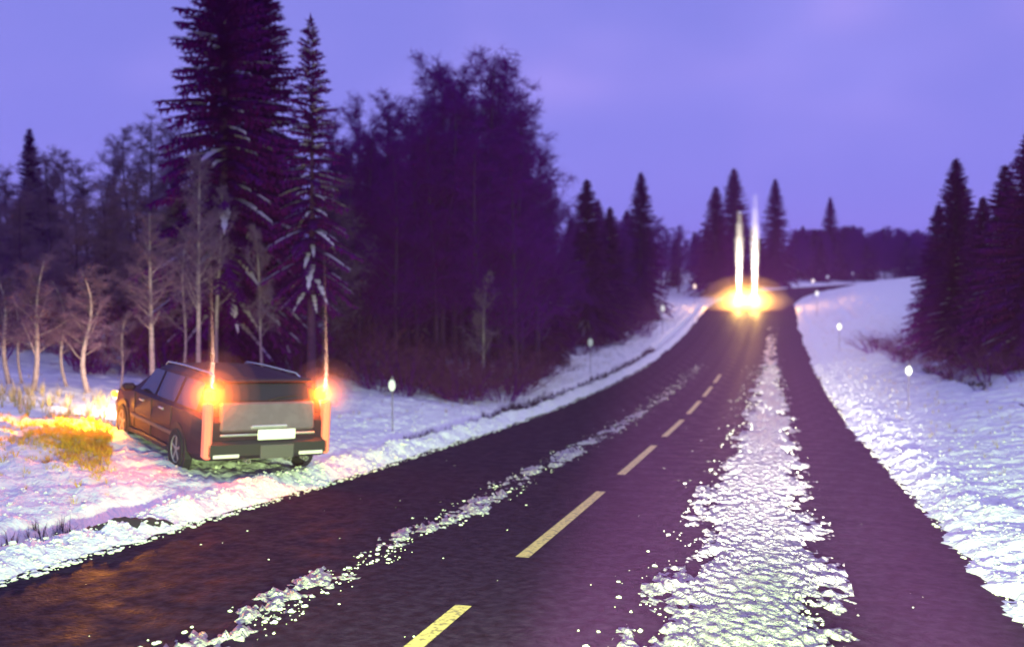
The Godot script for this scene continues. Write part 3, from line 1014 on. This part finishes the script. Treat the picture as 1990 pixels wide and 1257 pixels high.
func grass() -> void:
	rng.seed = 91
	var S := Shape.new()
	for k in 14:
		var az := rng.randf() * TAU
		var h := rng.randf_range(0.5, 1.0)
		var out := Vector3(cos(az), 0, sin(az))
		var sd := Vector3(-sin(az), 0, cos(az)) * 0.012
		var b := out * 0.05
		var m := out * 0.16 + Vector3(0, h * 0.65, 0)
		S.quad(b - sd, b + sd, m + sd * 0.7, m - sd * 0.7)
		S.tri(m - sd * 0.7, m + sd * 0.7, out * (0.2 + 0.4 * rng.randf()) + Vector3(0, h, 0))
	var mesh := S.mesh()
	var tf: Array[Transform3D] = []
	for k in 5200:
		var s := 5.0 + 75.0 * rng.randf() ** 1.5
		var l := 0.0
		var h := rng.randf_range(0.07, 0.2)
		if rng.randf() < 0.5:
			l = -5.6 - absf(rng.randfn(0.0, 5.0))
			if l > -9.0 and s > 8.0 and s < 17.0 and rng.randf() < 0.9:
				continue
		else:
			l = 5.0 + absf(rng.randfn(0.0, 3.5))
		if n_mid.get_noise_2d(l * 0.5 + 90.0, s * 0.4) < 0.04:
			continue
		tf.append(Transform3D(Basis(Vector3.UP, rng.randf() * TAU).scaled(Vector3(h, h, h)), Vector3(bend(s) + l, land(s, l) - 0.02, -s)))
	# dark tufts that put shade along the ditches
	var td: Array[Transform3D] = []
	for k in 4200:
		var s := 4.5 + 55.0 * rng.randf() ** 1.4
		var l := -5.08 + rng.randfn(0.0, 0.06)
		if k % 3 == 0:
			l = 7.6 + 0.5 * n_big.get_noise_2d(bend(s) + 7.6, s) + rng.randfn(0.0, 0.12)
			if n_big.get_noise_2d(s * 2.0, 40.0) < 0.0:
				continue
		elif s > 8.6 and s < 18.0:
			continue
		var h := rng.randf_range(0.12, 0.30)
		td.append(Transform3D(Basis(Vector3.UP, rng.randf() * TAU).scaled(Vector3(h, h, h)), Vector3(bend(s) + l, land(s, l) - 0.02, -s)))
	multi("ditch_shade_tufts", mesh, td, M.shade_tuft, "dark tufts added to paint shade into the ditch lines beside the road", "grass")
	# a rank strip of tall dry grass before the trees, lit by the parked car
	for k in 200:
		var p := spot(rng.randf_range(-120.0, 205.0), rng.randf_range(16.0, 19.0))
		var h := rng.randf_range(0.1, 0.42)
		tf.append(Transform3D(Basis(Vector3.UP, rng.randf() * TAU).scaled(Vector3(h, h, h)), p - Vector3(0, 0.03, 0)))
	var lamplight_tuft: Array[Transform3D] = []  # tufts added to stand for yellow lamplight on the snow
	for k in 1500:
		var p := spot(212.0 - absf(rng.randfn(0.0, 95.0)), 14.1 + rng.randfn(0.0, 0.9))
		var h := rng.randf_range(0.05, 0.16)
		lamplight_tuft.append(Transform3D(Basis(Vector3.UP, rng.randf() * TAU).scaled(Vector3(h * 1.9, h, h * 1.9)), p - Vector3(0, 0.01, 0)))
	multi("painted_lamplight", mesh, lamplight_tuft, M.lamplight_tuft, "yellow tufts added to colour in the lamplight beside the nose of the parked car", "grass")
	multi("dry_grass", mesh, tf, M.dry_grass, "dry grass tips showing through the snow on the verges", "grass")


func ordinal(rows: Array, px: float) -> String:
	var k := 0
	for q in rows:
		if q[0] < px:
			k += 1
	return ["first", "second", "third", "fourth", "fifth", "sixth", "seventh", "eighth", "ninth", "tenth", "eleventh", "twelfth", "thirteenth", "fourteenth", "fifteenth", "sixteenth", "seventeenth", "eighteenth", "nineteenth", "twentieth", "twenty-first", "twenty-second", "twenty-third", "twenty-fourth", "twenty-fifth", "twenty-sixth", "twenty-seventh", "twenty-eighth", "twenty-ninth", "thirtieth", "thirty-first", "thirty-second", "thirty-third"][k]


func forest() -> void:
	var sp := [make_spruce(12.0, 2.5, 0.10, 11, 2.6, 0.16), make_spruce(12.0, 2.2, 0.06, 12, 2.3, 0.06), make_spruce(12.0, 2.8, 0.03, 13, 2.3, 0.03), make_spruce(12.0, 2.1, 0.26, 14, 1.1, 0.6)]
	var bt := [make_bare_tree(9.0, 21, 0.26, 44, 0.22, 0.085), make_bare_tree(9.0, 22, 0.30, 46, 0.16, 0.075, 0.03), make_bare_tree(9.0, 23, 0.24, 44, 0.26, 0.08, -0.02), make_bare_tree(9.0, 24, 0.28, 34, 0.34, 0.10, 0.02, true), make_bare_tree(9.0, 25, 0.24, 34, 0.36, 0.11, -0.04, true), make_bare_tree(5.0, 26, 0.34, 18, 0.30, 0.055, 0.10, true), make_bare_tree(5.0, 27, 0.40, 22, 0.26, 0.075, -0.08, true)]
	var bu := [make_bush(1.6, 31, 16), make_bush(1.6, 32, 22)]
	var top := func(py: float, d: float) -> float: return 2.4 + (575.0 - py) * d / 1850.0
	# named spruces: column, top row, depth, variant, width factor, label
	for q in [
		[440, -280, 27.0, 0, 0.86, "tallest dark spruce behind the parked car, its top out of frame"],
		[507, -130, 29.0, 0, 0.84, "tall dark spruce standing close on the right of the tallest one"],
		[607, 40, 26.0, 3, 0.78, "slender spruce with snow on its sparse side branches"],
		[62, 255, 40.0, 1, 0.85, "lone spruce top above the thicket at the left edge of the wood"],
		[1140, 352, 58.0, 2, 1.1, "first dark spruce past the bare birch wood on the left roadside"],
		[1185, 405, 64.0, 2, 1.1, "low spruce beside the first roadside spruce past the birch wood"],
		[1245, 338, 78.0, 2, 1.0, "pointed spruce standing alone above the bare bushes left of the road"],
		[1390, 365, 108.0, 2, 1.2, "left spruce of the trio beyond the oncoming car"],
		[1425, 330, 125.0, 2, 1.25, "tallest spruce of the trio beyond the oncoming car"],
		[1505, 350, 135.0, 2, 1.05, "right spruce of the trio beyond the oncoming car"],
		[1612, 385, 170.0, 2, 1.0, "far pointed spruce at the outside of the bend"],
		[1855, 312, 38.0, 2, 1.0, "dark spruce at the left end of the right roadside row"],
		[1822, 400, 43.0, 2, 0.9, "shorter spruce behind the left end of the right roadside row"],
		[1908, 385, 34.0, 2, 0.9, "shortest spruce inside the right roadside row"],
		[1950, 325, 31.0, 1, 1.15, "spruce second from the right edge of the picture"],
		[2000, 255, 29.0, 2, 1.1, "tallest right roadside spruce, cut by the edge of the picture"]]:
		var p: Vector3 = spot(q[0], q[2])
		var h: float = top.call(q[1], q[2]) - p.y
		plant(sp[q[3]], "spruce_tree", p, h / 12.0, q[4] * (h / 12.0) ** 0.75, q[0] * 0.7, q[5], "tree")
	# the bare birch wood in the middle
	var k := 0
	var mids := [[655, 215, 36], [700, 185, 38], [742, 170, 41], [790, 195, 36], [838, 100, 38], [872, 150, 34], [905, 185, 40], [950, 85, 36], [985, 110, 40], [1005, 160, 34], [1050, 285, 38], [1082, 325, 45], [925, 240, 31], [775, 260, 32], [840, 230, 33], [690, 270, 33], [1000, 260, 31], [735, 300, 42], [880, 130, 44], [965, 190, 46], [1095, 400, 52], [820, 180, 46], [715, 235, 34], [755, 215, 37], [855, 130, 36], [890, 165, 37], [915, 120, 38], [970, 130, 37], [1020, 200, 37], [1035, 250, 36], [660, 300, 34], [810, 215, 34]]
	for q in mids:
		var d: float = q[2]
		var p: Vector3 = spot(q[0], d)
		var h: float = top.call(q[1], d) - p.y
		plant(bt[k % 3], "birch_tree", p, h / 9.0, (h / 9.0) ** 0.6 * 1.1, k * 1.7, "bare birch in the dense dark middle wood, %s counting from its left end" % ordinal(mids, q[0]), "tree", "birches of the middle wood")
		k += 1
	# bare trees of the left thicket
	var lefts := [[-30, 330, 33], [20, 320, 36], [100, 285, 32], [130, 290, 38], [170, 310, 34], [210, 340, 30], [255, 240, 36], [300, 225, 34], [335, 235, 38], [365, 300, 31], [40, 370, 28], [150, 380, 27], [280, 330, 28], [220, 300, 40], [330, 360, 27], [0, 350, 41], [80, 340, 42], [640, 330, 31], [560, 280, 38], [470, 350, 36]]
	for q in lefts:
		var d: float = q[2]
		var p: Vector3 = spot(q[0], d)
		var h: float = top.call(q[1], d) - p.y
		plant(bt[k % 3], "bare_tree", p, h / 9.0, (h / 9.0) ** 0.6 * 1.1, k * 2.3, "frosted bare tree in the thicket round the parked car, %s counting from the left" % ordinal(lefts, q[0]), "tree", "bare trees of the left thicket").get_node("crown").material_override = M.frosted_twigs
		k += 1
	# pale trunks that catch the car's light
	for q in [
		[14, 520, 19.8, 6, 1.0, "pale crooked trunk at the very left edge of the picture"],
		[40, 560, 20.6, 5, 0.8, "thin pale trunk second from the left edge"],
		[66, 500, 19.2, 6, 1.0, "pale bent trunk rising straight behind the lit grass"],
		[130, 540, 20.5, 5, 0.9, "left one of the close pair of pale trunks left of the parked car"],
		[176, 520, 19.6, 6, 1.0, "right one of the close pair of pale trunks left of the parked car"],
		[232, 600, 22.0, 5, 0.8, "short leaning pale sapling nearest the parked car's bonnet"],
		[292, 400, 21.8, 4, 0.85, "brightest pale birch trunk just left of the parked car"],
		[350, 420, 24.5, 5, 0.7, "thin faint trunk left of the one above the left tail lamp"],
		[386, 290, 23.5, 3, 0.75, "tall pale trunk rising above the parked car's left tail lamp"],
		[422, 350, 25.5, 4, 0.7, "pale trunk just right of the one above the left tail lamp"],
		[508, 430, 25.5, 5, 0.7, "thin pale trunk behind the middle of the parked car"],
		[937, 520, 30.0, 5, 0.8, "short pale trunk at the front of the middle birch wood"]]:
		var d: float = q[2]
		var p: Vector3 = spot(q[0], d)
		var h: float = top.call(q[1], d) - p.y
		var own: float = 9.0 if q[3] < 5 else 5.0
		plant(bt[q[3]], "pale_birch_tree", p, h / own, (h / own) ** 0.5 * q[4], q[0] * 0.9, q[5], "tree")
	# spruces deep in the woods close the gaps
	rng.seed = 55
	for j in 58:
		var px := rng.randf_range(-60.0, 1110.0)
		var d := rng.randf_range(44.0, 66.0)
		var p := spot(px, d)
		var roof := 345.0 if px < 370.0 else (250.0 if px < 780.0 else (235.0 if px < 1020.0 else 380.0))
		var h: float = top.call(roof + rng.randf_range(10.0, 110.0), d) - p.y
		plant(sp[1 + j % 2], "spruce_tree", p, h / 12.0, (h / 12.0) ** 0.7 * 1.15, j * 1.3, "dark spruce deep inside the wood on the left", "tree", "spruces deep inside the left wood")
	for j in 56:
		var px := rng.randf_range(1090.0, 1345.0)
		var d := rng.randf_range(70.0, 112.0)
		var p := spot(px, d)
		if absf(p.x - bend(-p.z)) < 9.0:
			continue
		var h: float = top.call(rng.randf_range(415.0, 500.0), d) - p.y
		plant(bt[j % 3], "bare_tree", p, h / 9.0, (h / 9.0) ** 0.7 * 1.5, j * 1.9, "bare tree in the low far wood left of the bend", "tree", "bare trees of the far wood")
	for j in 110:
		var s := rng.randf_range(108.0, 300.0)
		var l := -8.5 - 26.0 * rng.randf() ** 1.6
		var x := bend(s) + l
		var h := rng.randf_range(4.0, 8.5) * (1.25 if s < 150.0 else 1.0)
		var p := Vector3(x, land(s, l), -s)
		if j % 3 == 0:
			plant(sp[1 + j % 2], "spruce_tree", p, h / 12.0, (h / 12.0) * 1.5, j * 1.1, "far spruce along the outside of the bend", "tree", "far spruces round the bend")
		else:
			plant(bt[j % 2], "bare_tree", p, h / 9.0, (h / 9.0) * 1.6, j * 1.3, "far bare tree along the outside of the bend", "tree", "far bare trees round the bend")
	for j in 170:
		var p := spot(rng.randf_range(1540.0, 1815.0), rng.randf_range(160.0, 225.0))
		if p.x - bend(-p.z) > -8.0:
			continue
		var h := rng.randf_range(5.5, 9.0)
		plant(bt[j % 2] if j % 4 else sp[1], "bare_tree" if j % 4 else "spruce_tree", p, h / (9.0 if j % 4 else 12.0), h / 9.0 * 1.7, j * 1.7, "tree on the low skyline above the far snow", "tree", "trees on the low skyline")
	for j in 18:
		var px := rng.randf_range(1835.0, 2150.0)
		var d := rng.randf_range(33.0, 62.0)
		var p := spot(px, d)
		var h: float = top.call(rng.randf_range(350.0, 470.0), d) - p.y
		plant(sp[1 + j % 2], "spruce_tree", p, h / 12.0, (h / 12.0) ** 0.7 * 1.1, j * 1.1, "dark spruce behind the right roadside row", "tree", "spruces behind the right row")
	# undergrowth
	for j in 64:
		var px := rng.randf_range(-60.0, 720.0)
		var d := rng.randf_range(25.0, 33.0)
		if px > 380.0:
			d += 3.0
		var p := spot(px, d)
		plant(bu[j % 2], "bare_bush", p, rng.randf_range(0.7, 1.6), rng.randf_range(0.8, 1.5), j * 1.4, "bare brush under the trees behind the parked car", "bush", "brush under the left trees")
	for j in 34:
		var px := rng.randf_range(720.0, 1080.0)
		var d := rng.randf_range(27.0, 33.0) + maxf(0.0, px - 950.0) * 0.06
		plant(bu[j % 2], "bare_bush", spot(px, d), rng.randf_range(0.6, 1.2), rng.randf_range(0.8, 1.4), j * 1.4, "bare bush at the foot of the middle birch wood", "bush", "bushes below the middle wood")
	for j in 40:
		var px := rng.randf_range(1080.0, 1345.0)
		var d := rng.randf_range(52.0, 76.0) + maxf(0.0, px - 1250.0) * 0.18
		var p := spot(px, d)
		if p.x - bend(-p.z) > -6.2:
			continue
		plant(bu[j % 2], "bare_bush", p, rng.randf_range(0.8, 2.0), rng.randf_range(1.0, 1.8), j * 1.4, "reddish bare bush on the bank left of the far road", "bush", "reddish bushes on the left bank")
	for j in 13:
		var px := rng.randf_range(1690.0, 2000.0)
		var d := rng.randf_range(25.0, 33.0) + maxf(0.0, 1900.0 - px) * 0.1
		plant(bu[j % 2], "bare_bush", spot(px, d), rng.randf_range(0.5, 0.9), rng.randf_range(0.7, 1.2), j * 1.4, "small bare bush before the right spruces", "bush", "bushes before the right spruces")


func objects() -> void:
	# the parked car: nose towards the wood, rear to the road
	var cx := -6.45
	var cz := -13.05
	var y := ground_at(cx, cz)
	parked_car(Vector3(cx, y - 0.06, cz), deg_to_rad(51.4), Vector3(deg_to_rad(1.5), 0, deg_to_rad(-2.6))).scale = Vector3(1.03, 0.93, 1.03)
	# the oncoming car
	var os := 93.0
	oncoming_car(Vector3(-0.35, road_y(os) + 0.02, -os), PI)
	# snow poles
	var pole := Shape.new()
	pole.tube(PackedVector3Array([Vector3(0, -0.3, 0), Vector3(0, 1.12, 0)]), PackedFloat32Array([0.012, 0.010]), 10, true)
	var refl := Shape.new()
	refl.lathe(Vector3.ZERO, Vector3(0, 0, 1), [[0.0, 0.072], [0.010, 0.080], [0.018, 0.074], [0.022, 0.0]], 20)
	for k in refl.p.size():
		refl.p[k] = Vector3(refl.p[k].x, refl.p[k].y * 1.55 + 0.97, refl.p[k].z + 0.016)
	var cap := Shape.new()
	cap.lathe(Vector3(0, 1.11, 0), Vector3.UP, [[0.0, 0.026], [0.03, 0.026], [0.045, 0.014], [0.048, 0.0]], 10)
	var first: Node3D = null
	for q in [
		[762, 19.6, "snow pole with white reflector standing alone right of the parked car"],
		[1148, 41.0, "snow pole by the left verge halfway along the birch wood"],
		[1288, 67.0, "snow pole on the left verge beside the reddish bushes"],
		[1350, 94.0, "farthest snow pole of the left verge, beside the oncoming car"],
		[1768, 24.8, "nearest snow pole of the right verge, on a thin dark post"],
		[1632, 51.0, "second snow pole of the right verge counting from the nearest"],
		[1588, 77.0, "third snow pole of the right verge counting from the nearest"],
		[1580, 96.0, "snow pole of the right verge where the bend begins"],
		[1608, 122.0, "snow pole in the bend, second from the far end"],
		[1657, 150.0, "snow pole farthest away in the bend"]]:
		var o: Node3D
		if first == null:
			o = Node3D.new()
			put("post", pole, M.pole_dark, o)
			put("reflector", refl, M.reflector, o)
			put("cap", cap, M.pole_dark, o)
			first = o
		else:
			o = first.duplicate()
		o.name = numbered("snow_pole")
		add_child(o)
		o.position = spot(q[0], q[1])
		o.scale = Vector3.ONE * (1.0 if q[1] < 30.0 else (1.4 if q[1] < 60.0 else 1.9))
		tag(o, q[2], "snow pole", "snow poles along the road")
	# fog volumes added to draw halos and streaks round the lamps
	var o := Vector3(-0.35, road_y(93.0), -93.0)
	for q in [[Vector3(4.0, 1.5, 3.0), 0.16, 0.6, "brightest core of the added glow haze"], [Vector3(5.6, 1.7, 3.6), 0.09, 0.6, "second layer of the added glow haze"], [Vector3(7.2, 1.9, 4.2), 0.06, 0.6, "third layer of the added glow haze"], [Vector3(9.0, 2.1, 4.8), 0.04, 0.65, "fourth layer of the added glow haze"], [Vector3(5.5, 3.0, 5.0), 0.05, 0.8, "faint added haze above the headlight glow"], [Vector3(8.0, 4.4, 6.0), 0.022, 0.9, "faintest added haze round the headlight glow"]]:
		mist("glow_haze", o + Vector3(-0.2, q[2], 3.2), q[0], q[1], Color(1.0, 0.95, 0.85), q[3] + " in front of the oncoming car")  # fog layers added to give the headlights a wide glow
	for sx in [-1.0, 1.0]:
		var at: Vector3 = o + Vector3(sx * 0.70, 0.95, 2.34)
		var tall := 8.0 if sx < 0.0 else 9.5
		for q in [[0.50, 1.0, 0.13, "bright core"], [0.72, 0.86, 0.05, "middle veil"], [1.0, 0.7, 0.02, "faint outer veil"]]:
			mist("flare_streak", at + Vector3(0, tall * q[1] * 0.5, 0), Vector3(q[0], tall * q[1], q[0]), q[2], Color(1, 1, 1), "%s of the added fog column for the flare streak above the %s oncoming headlight" % [q[3], "left" if sx < 0.0 else "right"], RenderingServer.FOG_VOLUME_SHAPE_CYLINDER)  # fog columns added to shape the streaks over the headlights
	var car: Node3D = get_node("parked_car")
	for sx in [-1.0, 1.0]:
		var which := "left" if sx < 0.0 else "right"
		var lamp: Vector3 = car.transform * Vector3(sx * 0.78, 1.21, 2.38)
		for q in [[0.22, 0.5, "innermost puff"], [0.38, 0.38, "second puff"], [0.55, 0.25, "third puff"], [0.74, 0.14, "fourth puff"], [0.96, 0.06, "fifth puff"], [1.25, 0.03, "thin outermost veil"]]:
			mist("halo_mist", lamp, Vector3.ONE * q[0] * (1.0 if sx < 0.0 else 0.85), q[1], Color(1, 0.95, 0.9), "%s of added halo mist round the %s tail lamp of the parked car" % [q[2], which])  # nested fog balls added as the halo of each amber lamp
		mist("flare_streak", lamp + Vector3(0, 1.35, 0), Vector3(0.11, 2.6, 0.11), 0.32, Color(1, 1, 1), "thin added fog column for the flare streak above the %s tail lamp of the parked car" % which, RenderingServer.FOG_VOLUME_SHAPE_CONE)
